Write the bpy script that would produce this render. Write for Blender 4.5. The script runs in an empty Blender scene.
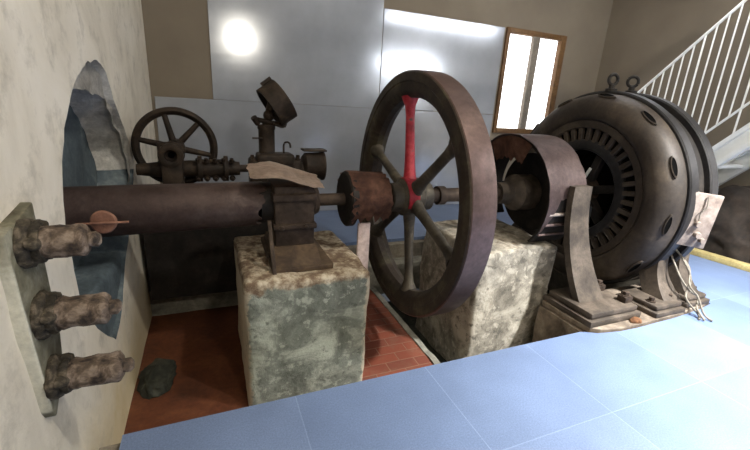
import bpy, bmesh, math, random
from math import sin, cos, pi, radians, sqrt, atan2
from mathutils import Vector, Matrix, noise
random.seed(7)
S = bpy.context.scene
COL = S.collection
HS = 0.665                      # height of the shaft line above the tiled floor

# ------------------------------------------------------------------ materials
def lin(h):
    h = h.lstrip('#'); o = []
    for i in (0, 2, 4):
        v = int(h[i:i+2], 16) / 255
        o.append(v / 12.92 if v <= .04045 else ((v + .055) / 1.055) ** 2.4)
    return (*o, 1)

class NT:
    def __init__(s, name):
        s.m = bpy.data.materials.new(name); s.m.use_nodes = True
        s.t = s.m.node_tree; s.n = s.t.nodes; s.l = s.t.links
        s.b = s.n['Principled BSDF']
        s.co = s.n.new('ShaderNodeTexCoord')
    def link(s, a, b): s.l.new(a, b)
    def mapping(s, scale=(1, 1, 1), rot=(0, 0, 0), loc=(0, 0, 0)):
        m = s.n.new('ShaderNodeMapping'); m.inputs['Scale'].default_value = scale
        m.inputs['Rotation'].default_value = rot; m.inputs['Location'].default_value = loc
        s.link(s.co.outputs['Object'], m.inputs['Vector']); return m.outputs[0]
    def noise(s, scale, detail=6, rough=.6, vec=None, dist=0):
        n = s.n.new('ShaderNodeTexNoise'); n.inputs['Scale'].default_value = scale
        n.inputs['Detail'].default_value = detail; n.inputs['Roughness'].default_value = rough
        n.inputs['Distortion'].default_value = dist
        s.link(vec if vec is not None else s.co.outputs['Object'], n.inputs['Vector']); return n.outputs['Fac']
    def ramp(s, fac, stops, interp='LINEAR'):
        r = s.n.new('ShaderNodeValToRGB'); e = r.color_ramp.elements; r.color_ramp.interpolation = interp
        while len(e) < len(stops): e.new(.5)
        for k, (p, c) in enumerate(stops): e[k].position = p; e[k].color = lin(c) if isinstance(c, str) else (c, c, c, 1)
        s.link(fac, r.inputs[0]); return r.outputs['Color']
    def mix(s, fac, a, b, mode='MIX'):
        m = s.n.new('ShaderNodeMix'); m.data_type = 'RGBA'; m.blend_type = mode
        for sock, v in ((m.inputs[0], fac), (m.inputs[6], a), (m.inputs[7], b)):
            if isinstance(v, (int, float)): sock.default_value = v
            elif isinstance(v, str): sock.default_value = lin(v)
            else: s.link(v, sock)
        return m.outputs[2]
    def math(s, op, a, b=0.0, c=None):
        m = s.n.new('ShaderNodeMath'); m.operation = op
        for k, v in enumerate((a, b) if c is None else (a, b, c)):
            if isinstance(v, (int, float)): m.inputs[k].default_value = v
            else: s.link(v, m.inputs[k])
        return m.outputs[0]
    def sep(s):
        x = s.n.new('ShaderNodeSeparateXYZ'); s.link(s.co.outputs['Object'], x.inputs[0]); return x.outputs
    def bump(s, h, strength=.4, dist=.01):
        b = s.n.new('ShaderNodeBump'); b.inputs['Strength'].default_value = strength; b.inputs['Distance'].default_value = dist
        s.link(h, b.inputs['Height']); s.link(b.outputs[0], s.b.inputs['Normal'])
    def done(s, col, rough=.7, metal=0.0, spec=.5):
        if isinstance(col, str): s.b.inputs['Base Color'].default_value = lin(col)
        else: s.link(col, s.b.inputs['Base Color'])
        for k, v in (('Roughness', rough), ('Metallic', metal), ('Specular IOR Level', spec)):
            if isinstance(v, (int, float)): s.b.inputs[k].default_value = v
            else: s.link(v, s.b.inputs[k])
        return s.m

def patchy(name, cols, scale=6, rough=.7, metal=0.0, bump=.4, fine=40, spec=.4, dist=.008, lo=.3, hi=.7):
    t = NT(name)
    n = t.noise(scale, 8, .62, dist=.4)
    k = len(cols)
    c = t.ramp(n, [(lo + (hi - lo) * i / (k - 1), cc) for i, cc in enumerate(cols)])
    f = t.noise(fine, 5, .7)
    c = t.mix(.55, c, t.ramp(f, [(.25, '#6a6a6a'), (.75, '#ffffff')]), 'MULTIPLY')
    if bump: t.bump(t.math('ADD', n, t.math('MULTIPLY', f, .5)), bump, dist)
    return t.done(c, rough, metal, spec)

M = {}
M['plaster'] = None
t = NT('old_plaster')
n1 = t.noise(1.6, 8, .65, dist=.6); n2 = t.noise(7, 8, .7); n3 = t.noise(60, 4, .7)
c = t.ramp(n1, [(.3, '#c2b9a8'), (.5, '#d8d0c0'), (.7, '#e4ddd0')])
c = t.mix(t.ramp(n2, [(.52, 0.0), (.72, .55)]), c, '#8e8676')
zz = t.sep()[2]
low = t.ramp(t.math('ADD', zz, t.math('MULTIPLY', n2, .5)), [(.0, 1.0), (.36, 0.0)])
c = t.mix(t.math('MULTIPLY', low, .55), c, '#b49c5c')
t.bump(t.math('ADD', t.math('MULTIPLY', n2, .7), t.math('MULTIPLY', n3, .25)), .45, .012)
M['plaster'] = t.done(c, .85, 0, .3)

t = NT('brown_wall_paint')
n1 = t.noise(1.2, 6, .6); n2 = t.noise(40, 4, .6)
c = t.ramp(n1, [(.3, '#6c6255'), (.7, '#7a7061')]); t.bump(n2, .15, .004)
M['wall'] = t.done(c, .8, 0, .3)
M['ceiling'] = patchy('ceiling_paint', ['#b9b3a6', '#c6c0b4'], 2, .9, 0, .1)

t = NT('blue_tiles')
b = t.n.new('ShaderNodeTexBrick'); b.offset = 0; b.squash = 1
b.inputs['Scale'].default_value = 1; b.inputs['Brick Width'].default_value = .6365; b.inputs['Row Height'].default_value = .55
b.inputs['Mortar Size'].default_value = .0028; b.inputs['Mortar Smooth'].default_value = .4
b.inputs['Color1'].default_value = lin('#687998'); b.inputs['Color2'].default_value = lin('#7384a3'); b.inputs['Mortar'].default_value = lin('#8092b0')
t.link(t.mapping(loc=(-.85 + .6365 * 4, 1.32 + .55 * 20, 0)), b.inputs['Vector'])
sp = t.noise(150, 3, .8); cl = t.noise(3.2, 6, .6)
c = t.mix(.5, b.outputs['Color'], t.ramp(sp, [(.3, '#8a8a90'), (.7, '#ffffff')]), 'MULTIPLY')
c = t.mix(.35, c, t.ramp(cl, [(.3, '#b8b8b8'), (.65, '#ffffff')]), 'MULTIPLY')
M['tiles'] = t.done(c, t.math('MULTIPLY_ADD', sp, .25, .38), 0, .4)

t = NT('red_bricks')
b = t.n.new('ShaderNodeTexBrick'); b.inputs['Scale'].default_value = 1
b.inputs['Brick Width'].default_value = .2; b.inputs['Row Height'].default_value = .085; b.inputs['Mortar Size'].default_value = .004
b.inputs['Mortar Smooth'].default_value = .5
b.inputs['Color1'].default_value = lin('#7a3f2c'); b.inputs['Color2'].default_value = lin('#68392b'); b.inputs['Mortar'].default_value = lin('#7d5a48')
t.link(t.mapping(rot=(0, 0, .0)), b.inputs['Vector'])
n2 = t.noise(9, 7, .7)
c = t.mix(t.ramp(n2, [(.5, 0.0), (.75, .6)]), b.outputs['Color'], '#6e5645')
t.bump(t.math('ADD', t.math('MULTIPLY', b.outputs['Fac'], -.8), n2), .5, .01)
M['bricks'] = t.done(c, .8, 0, .3)
M['redearth'] = patchy('red_painted_pit_floor', ['#4c2814', '#61341b', '#724226'], 5, .7, 0, .3)

def concrete(name, dark, mid, light, chip, top=.36, wear=0):
    t = NT(name)
    n1 = t.noise(5, 9, .7, dist=.8); n2 = t.noise(16, 8, .7); n3 = t.noise(70, 4, .7)
    c = t.ramp(n1, [(.3, dark), (.48, mid), (.62, light)])
    c = t.mix(t.ramp(n2, [(.54, 0.0), (.6, .75)]), c, light)
    c = t.mix(t.ramp(n2, [(.36, .8), (.44, 0.0)]), c, dark)
    z = t.sep()[2]
    edge = t.math('ADD', z, t.math('MULTIPLY', t.math('SUBTRACT', n1, .5), .16))
    if wear:
        ax_ = t.math('ABSOLUTE', t.sep()[0]); ew = t.math('ADD', ax_, t.math('MULTIPLY', t.math('SUBTRACT', n2, .5), .10))
        c = t.mix(t.ramp(ew, [(wear - .012, 0.0), (wear, .9)]), c, chip[2])
    c = t.mix(t.ramp(edge, [(top - .06, 0.0), (top - .045, 1.0)]), c, t.ramp(n2, [(.42, chip[0]), (.5, chip[1]), (.62, chip[2])]))
    t.bump(t.math('ADD', n2, t.math('MULTIPLY', n3, .4)), .6, .012)
    return t.done(c, .85, 0, .3)
M['plinth_a'] = concrete('grey_green_painted_concrete', '#55584f', '#767a70', '#a2a698', ('#6a5746', '#8b7b66', '#b9ad98'), .355 + .37, .318)
M['plinth_b'] = concrete('bare_mottled_concrete', '#57524a', '#8b8477', '#b3ab9c', ('#6a5f52', '#8d8373', '#b5ab9b'), .43 + .37)
M['concrete'] = patchy('pit_concrete', ['#5c564c', '#837a6b', '#9d9484'], 5, .85, 0, .5)
M['ledge'] = patchy('pale_pit_ledge', ['#6c6a60', '#8c897d', '#a7a395'], 8, .85, 0, .5)
M['teal'] = patchy('teal_niche_plaster', ['#48535a', '#606c72', '#98a09f'], 5, .8, 0, .6, lo=.35, hi=.75)
M['chipped'] = patchy('broken_white_plaster', ['#bdb6ab', '#ddd8cf', '#e8e4dd'], 8, .9, 0, .8)
M['dark_soil'] = patchy('dark_rubble', ['#1d2019', '#2f3128', '#47463a'], 12, .9, 0, .8)

M['pipe'] = patchy('rusty_grey_pipe', ['#352620', '#4c3c37', '#5d4f4a'], 5, .55, .35, .35, fine=55)
M['iron'] = patchy('dark_rusted_iron', ['#2a221c', '#40342b', '#5a4b3e'], 9, .65, .2, .4, spec=.25)
M['blackiron'] = patchy('black_cast_iron', ['#1d1b19', '#2b2724', '#3a342f'], 7, .6, .2, .25, spec=.25)
M['gear'] = patchy('sooty_gear_iron', ['#1f1914', '#322820', '#4a3d30'], 9, .65, .2, .4, spec=.25)
M['rust'] = patchy('flaking_red_rust', ['#442c23', '#6d4939', '#8a6350'], 9, .8, .1, .6)
M['brownrust'] = patchy('dusty_brown_rust', ['#382d24', '#564535', '#6c5943'], 9, .8, .1, .5)
M['rim'] = patchy('polished_brown_rim', ['#52403b', '#68544f', '#7a6660'], 3, .42, .5, .12, fine=30)
M['rimface'] = patchy('oily_dark_rim_face', ['#2a221d', '#3e342b', '#5c5644'], 6, .55, .25, .3, spec=.3)
M['spoke'] = patchy('grimy_spoke_iron', ['#34302a', '#4c453b', '#6a6253'], 8, .6, .2, .3, spec=.3)
t = NT('worn_red_paint')
n1 = t.noise(12, 7, .7)
c = t.ramp(n1, [(.3, '#6a1620'), (.48, '#a01f2d'), (.58, '#b03640'), (.64, '#5c4a42')])
t.bump(n1, .3, .005); M['red'] = t.done(c, .5, 0, .5)
M['tan'] = patchy('tan_torn_sheet', ['#b09a88', '#cdb5a3', '#d6c3b3'], 6, .6, .1, .25)
M['pink'] = patchy('pale_pink_board', ['#b59c93', '#c9b3aa', '#d3c0b7'], 5, .7, 0, .15)
M['drum'] = patchy('brown_grey_drum_sheet', ['#594845', '#75625e', '#84716c'], 4, .5, .35, .2)
M['stub'] = patchy('scaly_brown_pipe', ['#2f2620', '#665648', '#9a897a'], 30, .75, .1, 1.0, dist=.006, lo=.36, hi=.64)
M['flange'] = patchy('encrusted_flange', ['#201c16', '#453d30', '#75695a'], 34, .8, .1, 1.0, dist=.006, lo=.36, hi=.64)
t = NT('stained_wall_plate')
n1 = t.noise(9, 8, .65, dist=.4); n2 = t.noise(30, 5, .7); sx = t.sep()
c = t.ramp(n1, [(.32, '#453f30'), (.5, '#76725f'), (.66, '#9a9786')])
ed = t.math('ADD', t.math('ADD', sx[1], t.math('MULTIPLY', sx[2], .085)), t.math('MULTIPLY', n1, .02))
c = t.mix(t.ramp(t.math('ADD', ed, .5), [(.465, 1.0), (.473, 0.0)]), c, '#dedac8')
c = t.mix(.5, c, t.ramp(n2, [(.25, '#6a6a6a'), (.75, '#ffffff')]), 'MULTIPLY')
t.bump(n1, .4, .01); M['plate'] = t.done(c, .75, 0, .3)
M['shield'] = patchy('dusty_generator_shield', ['#2a241f', '#433a32', '#625648'], 3, .55, .15, .2, spec=.3)
M['ring'] = patchy('dark_blue_black_ring', ['#201f1f', '#2f2d2d', '#403e3e'], 4, .45, .3, .12, spec=.35)
M['foot'] = patchy('dusty_cast_feet', ['#332c25', '#50463c', '#6b5f53'], 6, .65, .1, .35, spec=.3)
M['bed'] = patchy('oil_stained_bed', ['#4b4036', '#7d6f60', '#9a8d7d'], 7, .7, .1, .4)
M['black'] = patchy('shade_black', ['#060606', '#0c0b0a'], 8, .9, 0, .2, spec=.05)  # near-black colour stands in for shade inside vents, slots, bore and rotor opening
M['box'] = patchy('rust_flecked_white_box', ['#6c5c53', '#8f8177', '#a0938a'], 9, .6, .1, .3)
M['cable'] = patchy('grimy_cable', ['#6f675c', '#8f8677'], 30, .7, 0, .1)
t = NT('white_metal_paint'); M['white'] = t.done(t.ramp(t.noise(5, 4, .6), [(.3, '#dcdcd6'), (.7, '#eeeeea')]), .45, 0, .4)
M['wood'] = patchy('brown_window_timber', ['#5a3f28', '#72522f', '#80603c'], 5, .6, 0, .2)
M['plank'] = patchy('yellowish_timber', ['#9c8a58', '#b5a46e', '#c2b27f'], 7, .7, 0, .2)
M['heap'] = patchy('dark_brown_tarpaulin', ['#17120e', '#2a2119', '#3a2f25'], 6, .85, 0, .5)
t = NT('brushed_panel_sheet')
n1 = t.noise(1.2, 4, .5, vec=t.mapping((.5, 1, 9))); n2 = t.noise(2.5, 5, .6)
c = t.ramp(n2, [(.3, '#a2a5ab'), (.7, '#b2b5bb')])
t.bump(t.math('ADD', n1, t.math('MULTIPLY', n2, .4)), .03, .01)
M['panel'] = t.done(c, t.math('MULTIPLY_ADD', n1, .10, .12), .45, .5)
def emis(name, col, st):  # things that give off light
    t = NT(name); t.b.inputs['Base Color'].default_value = lin(col)
    t.b.inputs['Emission Color'].default_value = lin(col); t.b.inputs['Emission Strength'].default_value = st; return t.m
M['tube'] = emis('fluorescent_tube_glow', '#f4f8ff', 26); M['tube_b'] = emis('floor_tube_glow', '#f4f8ff', 70)
M['bulb'] = emis('bulb_glow', '#fff6e4', 230); M['globe'] = emis('globe_glow', '#fffaf0', 560)
M['pane'] = emis('daylit_frosted_pane', '#ffffff', 2.2)

# ------------------------------------------------------------------ geometry helpers
def newbm(): return bmesh.new()
def fbm(p, s, o=3):
    v = 0; a = 1
    for k in range(o):
        v += a * noise.noise(Vector(p) * s * (2 ** k) + Vector((k * 7.3, 3.1, k))); a *= .5
    return v
def box(bm, x0, x1, y0, y1, z0, z1, bev=0.0, seg=2, mat=None):
    r = bmesh.ops.create_cube(bm, size=1)
    vs = r['verts']
    for v in vs:
        v.co = Vector(((x0 + x1) / 2 + v.co.x * (x1 - x0), (y0 + y1) / 2 + v.co.y * (y1 - y0), (z0 + z1) / 2 + v.co.z * (z1 - z0)))
    if mat is not None:
        for v in vs: v.co = mat @ v.co
    if bev:
        es = list({e for v in vs for e in v.link_edges})
        bmesh.ops.bevel(bm, geom=es, offset=bev, segments=seg, affect='EDGES', profile=.5)
    return bm
def roughbox(bm, x0, x1, y0, y1, z0, z1, step=.05, amp=.008, sc=6, bev=.03, lean=0):
    """a box made of a fine grid, rounded at the edges and broken up with noise"""
    nx, ny, nz = [max(2, int(round(abs(b - a) / step))) for a, b in ((x0, x1), (y0, y1), (z0, z1))]
    vs = {}
    def P(i, j, k):
        key = (i, j, k)
        if key in vs: return vs[key]
        p = Vector((x0 + (x1 - x0) * i / nx, y0 + (y1 - y0) * j / ny, z0 + (z1 - z0) * k / nz))
        c = Vector((min(max(p.x, x0 + bev), x1 - bev), min(max(p.y, y0 + bev), y1 - bev), min(p.z, z1 - bev)))
        d = p - c
        if d.length > 1e-6:
            d2 = d.normalized() * min(d.length, bev); p = c + d2
        q = p + Vector((fbm(p, sc), fbm(p + Vector((9, 2, 5)), sc), fbm(p + Vector((4, 8, 1)), sc))) * amp
        vs[key] = bm.verts.new(q); return vs[key]
    for i in range(nx):
        for j in range(ny):
            bm.faces.new((P(i, j, nz), P(i+1, j, nz), P(i+1, j+1, nz), P(i, j+1, nz)))
            bm.faces.new((P(i, j, 0), P(i, j+1, 0), P(i+1, j+1, 0), P(i+1, j, 0)))
    for i in range(nx):
        for k in range(nz):
            bm.faces.new((P(i, 0, k), P(i+1, 0, k), P(i+1, 0, k+1), P(i, 0, k+1)))
            bm.faces.new((P(i, ny, k), P(i, ny, k+1), P(i+1, ny, k+1), P(i+1, ny, k)))
    for j in range(ny):
        for k in range(nz):
            bm.faces.new((P(0, j, k), P(0, j, k+1), P(0, j+1, k+1), P(0, j+1, k)))
            bm.faces.new((P(nx, j, k), P(nx, j+1, k), P(nx, j+1, k+1), P(nx, j, k+1)))
    return bm
AX = {'x': Matrix(((0, 0, 1), (1, 0, 0), (0, 1, 0))), 'y': Matrix(((1, 0, 0), (0, 0, 1), (0, 1, 0))), 'z': Matrix.Identity(3)}
def lathe(bm, prof, origin, axis='x', seg=64, a0=0.0, a1=2 * pi, closed=True, amp=0, sc=10):
    """prof: (t along axis, radius); angle measured from local u to v"""
    R = AX[axis] if isinstance(axis, str) else axis
    o = Vector(origin); full = abs(a1 - a0) > 2 * pi - 1e-4
    rings = []
    for t_, r in prof:
        ring = []
        if r < 1e-5: rings.append([bm.verts.new(o + R @ Vector((0, 0, t_)))]); continue
        n = seg if full else seg + 1
        for k in range(n):
            a = a0 + (a1 - a0) * k / seg
            p = o + R @ Vector((r * cos(a), r * sin(a), t_))
            if amp: p += (R @ Vector((cos(a), sin(a), 0))) * fbm(p, sc) * amp
            ring.append(bm.verts.new(p))
        rings.append(ring)
    pairs = list(zip(rings, rings[1:]))
    if closed == 'loop': pairs.append((rings[-1], rings[0]))
    for A, B in pairs:
        n = seg
        for k in range(n):
            k2 = (k + 1) % len(A) if len(A) > 1 else 0; j2 = (k + 1) % len(B) if len(B) > 1 else 0
            f = [A[k if len(A) > 1 else 0], A[k2], B[j2], B[k if len(B) > 1 else 0]]
            u = []
            for v in f:
                if v not in u: u.append(v)
            if len(u) > 2:
                try: bm.faces.new(u)
                except ValueError: pass
    return bm
def frame_to(d):
    d = Vector(d).normalized(); up = Vector((0, 0, 1)) if abs(d.z) < .9 else Vector((1, 0, 0))
    u = up.cross(d).normalized(); v = d.cross(u)
    return Matrix((u, v, d)).transposed()
def rod(bm, a, b, r0, r1=None, seg=16, flat=1.0, amp=0):
    a = Vector(a); b = Vector(b); r1 = r0 if r1 is None else r1; L = (b - a).length
    R = frame_to(b - a)
    n = len(bm.verts)
    lathe(bm, [(0, 0), (0, r0), (L, r1), (L, 0)], a, R, seg, amp=amp)
    return bm
def tube(bm, pts, r, seg=10, sub=6):
    P = [Vector(p) for p in pts]; path = []
    for i in range(len(P) - 1):
        p0 = P[max(i-1, 0)]; p1 = P[i]; p2 = P[i+1]; p3 = P[min(i+2, len(P)-1)]
        for k in range(sub):
            s = k / sub
            path.append(.5 * ((2*p1) + (-p0+p2)*s + (2*p0-5*p1+4*p2-p3)*s*s + (-p0+3*p1-3*p2+p3)*s**3))
    path.append(P[-1])
    prev = None
    for i, p in enumerate(path):
        d = path[min(i+1, len(path)-1)] - path[max(i-1, 0)]
        R = frame_to(d)
        ring = [bm.verts.new(p + R @ Vector((r*cos(2*pi*k/seg), r*sin(2*pi*k/seg), 0))) for k in range(seg)]
        if prev:
            for k in range(seg): bm.faces.new((prev[k], prev[(k+1) % seg], ring[(k+1) % seg], ring[k]))
        else: bm.faces.new(ring[::-1])
        prev = ring
    bm.faces.new(prev); return bm
def prism(bm, pts, axis, lo, hi, bev=0):
    """polygon pts (2D) extruded along an axis: x -> (y,z), y -> (x,z), z -> (x,y)"""
    def mk(u, v, w): return {'x': (w, u, v), 'y': (u, w, v), 'z': (u, v, w)}[axis]
    A = [bm.verts.new(mk(u, v, lo)) for u, v in pts]; B = [bm.verts.new(mk(u, v, hi)) for u, v in pts]
    n = len(pts); fs = [bm.faces.new(A), bm.faces.new(B[::-1])]
    for k in range(n): fs.append(bm.faces.new((A[k], B[k], B[(k+1) % n], A[(k+1) % n])))
    if bev:
        bmesh.ops.bevel(bm, geom=list({e for f in fs for e in f.edges}), offset=bev, segments=2, affect='EDGES', profile=.5)
    return bm
def hexbolt(bm, p, d, r=.012, h=.012):
    p = Vector(p); d = Vector(d).normalized(); R = frame_to(d)
    lathe(bm, [(-.004, 0), (-.004, r * 1.5), (.003, r * 1.5), (.003, 0)], p, R, 14)
    lathe(bm, [(.002, 0), (.002, r), (h, r), (h + .002, r * .8), (h + .002, 0)], p, R, 6)
    return bm

def link(name, bm, mat, parent=None, smooth=35):
    bmesh.ops.recalc_face_normals(bm, faces=bm.faces[:])
    me = bpy.data.meshes.new(name); bm.to_mesh(me); bm.free()
    me.materials.append(mat)
    o = bpy.data.objects.new(name, me); COL.objects.link(o)
    if smooth:
        for p in me.polygons: p.use_smooth = True
        try: me.set_sharp_from_angle(angle=radians(smooth))
        except Exception: pass
    if parent is not None:
        w = Vector((0, 0, 0)); q = parent
        while q is not None: w += q.location; q = q.parent
        me.transform(Matrix.Translation(-w)); o.parent = parent
    return o
def rebase(o, loc):
    loc = Vector(loc); o.data.transform(Matrix.Translation(-loc)); o.location = loc; return o
def thing(name, label, cat, loc, group=None):
    o = bpy.data.objects.new(name, None); COL.objects.link(o); o.location = loc; o.empty_display_size = .1
    o['label'] = label; o['category'] = cat
    if group: o['group'] = group
    return o
def tag(o, label, cat, group=None):
    o['label'] = label; o['category'] = cat
    if group: o['group'] = group
    return o
def struct(name, bm, mat, smooth=35, label=None, cat=None):
    o = link(name, bm, mat, None, smooth); o['kind'] = 'structure'
    o['label'] = label; o['category'] = cat
    return o

# ------------------------------------------------------------------ the room
YB, XR, YF, ZC = 2.10, 5.05, -6.0, 4.7
PX0, PX1, PY0, PY1, PZ = -.54, 3.2, -.79, .80, -.37     # the machine pit

# tiled floor: one slab with the pit cut out of it
bm = newbm()
def slab(x0, x1, y0, y1, z0=-.03, z1=0): box(bm, x0, x1, y0, y1, z0, z1)
slab(-.425, 1.9, YF, PY0); slab(1.9, XR, YF, -.9); slab(3.17, XR, -.9, YB); slab(-.56, 3.17, 1.0, YB)
# rounded cut around the generator bed
pts = [(1.9, -.9), (3.17, -.9), (3.17, -.8), (3.0, -.83), (2.7, -.855), (2.3, -.865), (2.15, -.86), (2.0, -.835), (1.94, -.805), (1.9, -.79)]
prism(bm, pts, 'z', -.03, 0)
struct('floor', bm, M['tiles'], 30, 'speckled blue stone tile floor around the machine pit', 'floor')

bm = newbm(); box(bm, -.6, .72, PY0 - .1, PY1 + .02, PZ - .1, PZ)
struct('pit_floor', bm, M['redearth'], 30, 'dark red floor of the pit left of the first plinth', 'floor')
bm = newbm(); box(bm, .7, 1.215, PY0 - .1, PY1 + .02, PZ - .1, PZ + .001)
struct('brick_floor', bm, M['bricks'], 30, 'red brick floor of the pit between the two plinths', 'floor')
bm = newbm(); roughbox(bm, 1.19, 1.24, PY0 - .1, PY1, PZ - .2, PZ + .012, .05, .006, 8, .01)
struct('trim_1', bm, M['ledge'], 50, 'pale worn kerb edging the brick floor beside the flywheel', 'kerb')
bm = newbm(); box(bm, 1.17, 3.2, PY0 - .1, PY1 + .02, -.62, -.56)
struct('trench_floor', bm, M['dark_soil'], 30, 'dark bottom of the trench under flywheel and generator', 'floor')
bm = newbm(); box(bm, -.5, 1.9, PY0 - .12, PY0 - .005, -.62, -.03)
box(bm, 2.05, 3.2, -1.05, -.93, -.62, -.03); box(bm, 3.17, 3.29, -1.05, PY1 + .1, -.62, -.03)
struct('wall_pit', bm, M['concrete'], 30, 'concrete side of the pit below the blue tiles', 'wall')
bm = newbm(); roughbox(bm, -.6, 3.2, .78, .95, -.45, -.165, .05, .006, 7, .015)
struct('trim_2', bm, M['ledge'], 50, 'pale rough ledge along the back of the pit', 'ledge')
bm = newbm(); box(bm, -.6, 3.2, .93, 1.05, -.5, -.032)
struct('wall_pit_back', bm, M['concrete'], 30, 'dark concrete shelf behind the pit carrying the valve gear', 'wall')
# concrete shelf under the generator feet
bm = newbm(); roughbox(bm, 1.94, 3.17, -.92, -.42, -.56, -.022, .06, .006, 6, .012)
struct('trim_3', bm, M['bed'], 50, 'stained concrete shelf under the generator feet', 'ledge')

# left wall with the broken arch of the penstock niche (outline in Y,Z)
hole = [(-.24, .085), (-.36, .17), (-.48, .28), (-.56, .38), (-.602, .473), (-.62, .6), (-.64, .72), (-.61, .85), (-.55, .97), (-.47, 1.07), (-.40, 1.14),
        (-.306, 1.206), (-.2, 1.26), (-.118, 1.29), (0, 1.325), (.121, 1.345), (.24, 1.335), (.33, 1.29), (.40, 1.21), (.45, 1.15), (.55, 1.07), (.638, 1.0), (.71, .92),
        (.76, .82), (.77, .72), (.70, .63), (.60, .55), (.48, .47), (.36, .40), (.22, .34), (.12, .27), (.0, .17), (-.12, .10)]
def wallx(y, z):
    b = min(max((.32 - z) / .32, 0), 1); b = b * b * (3 - 2 * b)
    return -.53 + .0 * b + .006 * fbm((0, y, z), 3) * (0.4 + (1 - b) * .6)
bm = newbm()
from mathutils.geometry import delaunay_2d_cdt
W0, W1, Z0, Z1 = YF, YB, -.6, ZC
def jag(poly, n=3, amp=.011):
    out = []
    for k in range(len(poly)):
        a = Vector(poly[k]); b_ = Vector(poly[(k+1) % len(poly)])
        for s in range(n):
            p = a.lerp(b_, s / n); out.append((p.x + amp * noise.noise(Vector((p.x*14, p.y*14, 2))), p.y + amp * noise.noise(Vector((p.x*14, p.y*14, 9)))))
    return out
hj = jag(hole)
def inside(p, poly):
    c = False; n = len(poly)
    for i in range(n):
        a = poly[i]; b_ = poly[i-1]
        if (a[1] > p[1]) != (b_[1] > p[1]) and p[0] < (b_[0]-a[0])*(p[1]-a[1])/(b_[1]-a[1]) + a[0]: c = not c
    return c
pts2 = [Vector(p) for p in hj]; nh = len(pts2)
cor = [Vector((W0, Z0)), Vector((W1, Z0)), Vector((W1, Z1)), Vector((W0, Z1))]
pts2 += cor
edges = [(k, (k+1) % nh) for k in range(nh)] + [(nh + k, nh + (k+1) % 4) for k in range(4)]
yv = W0 + .02
while yv < W1:
    zv = Z0 + .02
    st = .07 if yv > -1.9 else .25
    while zv < Z1:
        p = (yv, zv); dmin = min((Vector(p) - Vector(q)).length for q in hj)
        if dmin > .02: pts2.append(Vector((yv, zv)))
        zv += st if zv < 1.7 else .2
    yv += st
res = delaunay_2d_cdt(pts2, edges, [], 0, 1e-5)
vv = [bm.verts.new((wallx(p[0], p[1]), p[0], p[1])) for p in res[0]]
for f in res[2]:
    ctr = sum((res[0][i] for i in f), Vector((0, 0))) / len(f)
    if inside(ctr, hj): continue
    try: bm.faces.new([vv[i] for i in f])
    except ValueError: pass
struct('wall_left', bm, M['plaster'], 60, 'stained off-white plaster wall on the left with a broken arch', 'wall')
# reveal of the niche: rough plaster skin running back into the wall
def reveal(name, idx, mat, label):
    bm = newbm(); prev = None
    for k in idx:
        y, z = hj[k % nh]; ring = []
        for s in range(6):
            d = s / 5 * .22
            q = Vector((wallx(y, z) - d, y, z)); cc = Vector((0, .08, .72)); dirv = (Vector((0, y, z)) - cc).normalized()
            q += dirv * fbm(q, 9) * (.02 if s else 0) - dirv * .01 * s
            ring.append(bm.verts.new(q))
        if prev:
            for s in range(5): bm.faces.new((prev[s], prev[s+1], ring[s+1], ring[s]))
        prev = ring
    return struct(name, bm, mat, 60, label, 'wall')
reveal('niche_reveal', range(10 * 3, 24 * 3 + 1), M['chipped'], 'broken white plaster edge at the crown of the niche')
reveal('niche_side', range(24 * 3, 10 * 3 + nh + 1), M['teal'], 'teal side of the arched niche')
bm = newbm()
roughbox(bm, -.88, -.725, -.9, 1.05, -.5, 1.6, .04, .014, 5, .02)
struct('wall_niche', bm, M['teal'], 60, 'teal streaked back of the arched niche', 'wall')
bm = newbm(); roughbox(bm, -.74, -.555, -.35, .6, -.1, .36, .03, .012, 6, .03)
struct('niche_ledge', bm, M['teal'], 60, 'teal ledge in the niche below the big pipe', 'ledge')
bm = newbm()   # broken white plaster under the crown and down the far edge of the arch
crown = [(-.38, 1.17), (-.153, 1.209), (.013, 1.206), (.217, 1.179), (.38, 1.165), (.40, 1.116), (.50, 1.057), (.62, .975), (.68, .85), (.70, .643), (.86, .62), (.84, .9), (.62, 1.10), (.46, 1.24), (.34, 1.38), (.12, 1.41), (-.12, 1.36), (-.30, 1.27), (-.41, 1.2)]
cj = jag(crown, 4, .02); ncr = len(cj)
q2 = [Vector(p) for p in cj]; yv = -.5
while yv < .95:
    zv = .6
    while zv < 1.45:
        if inside((yv, zv), cj) and min((Vector((yv, zv)) - Vector(q)).length for q in cj) > .012: q2.append(Vector((yv, zv)))
        zv += .022
    yv += .022
res = delaunay_2d_cdt(q2, [(k, (k+1) % ncr) for k in range(ncr)], [], 0, 1e-5)
vv = [bm.verts.new((-.562 + .022 * fbm((p[0], p[1], 0), 6, 4), p[0], p[1])) for p in res[0]]
for f in res[2]:
    ctr = sum((res[0][i] for i in f), Vector((0, 0))) / len(f)
    if inside(ctr, cj):
        try: bm.faces.new([vv[i] for i in f])
        except ValueError: pass
bmesh.ops.solidify(bm, geom=bm.faces[:], thickness=.05)
struct('niche_plaster', bm, M['chipped'], 60, 'broken white plaster at the top of the arch', 'wall')

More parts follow.
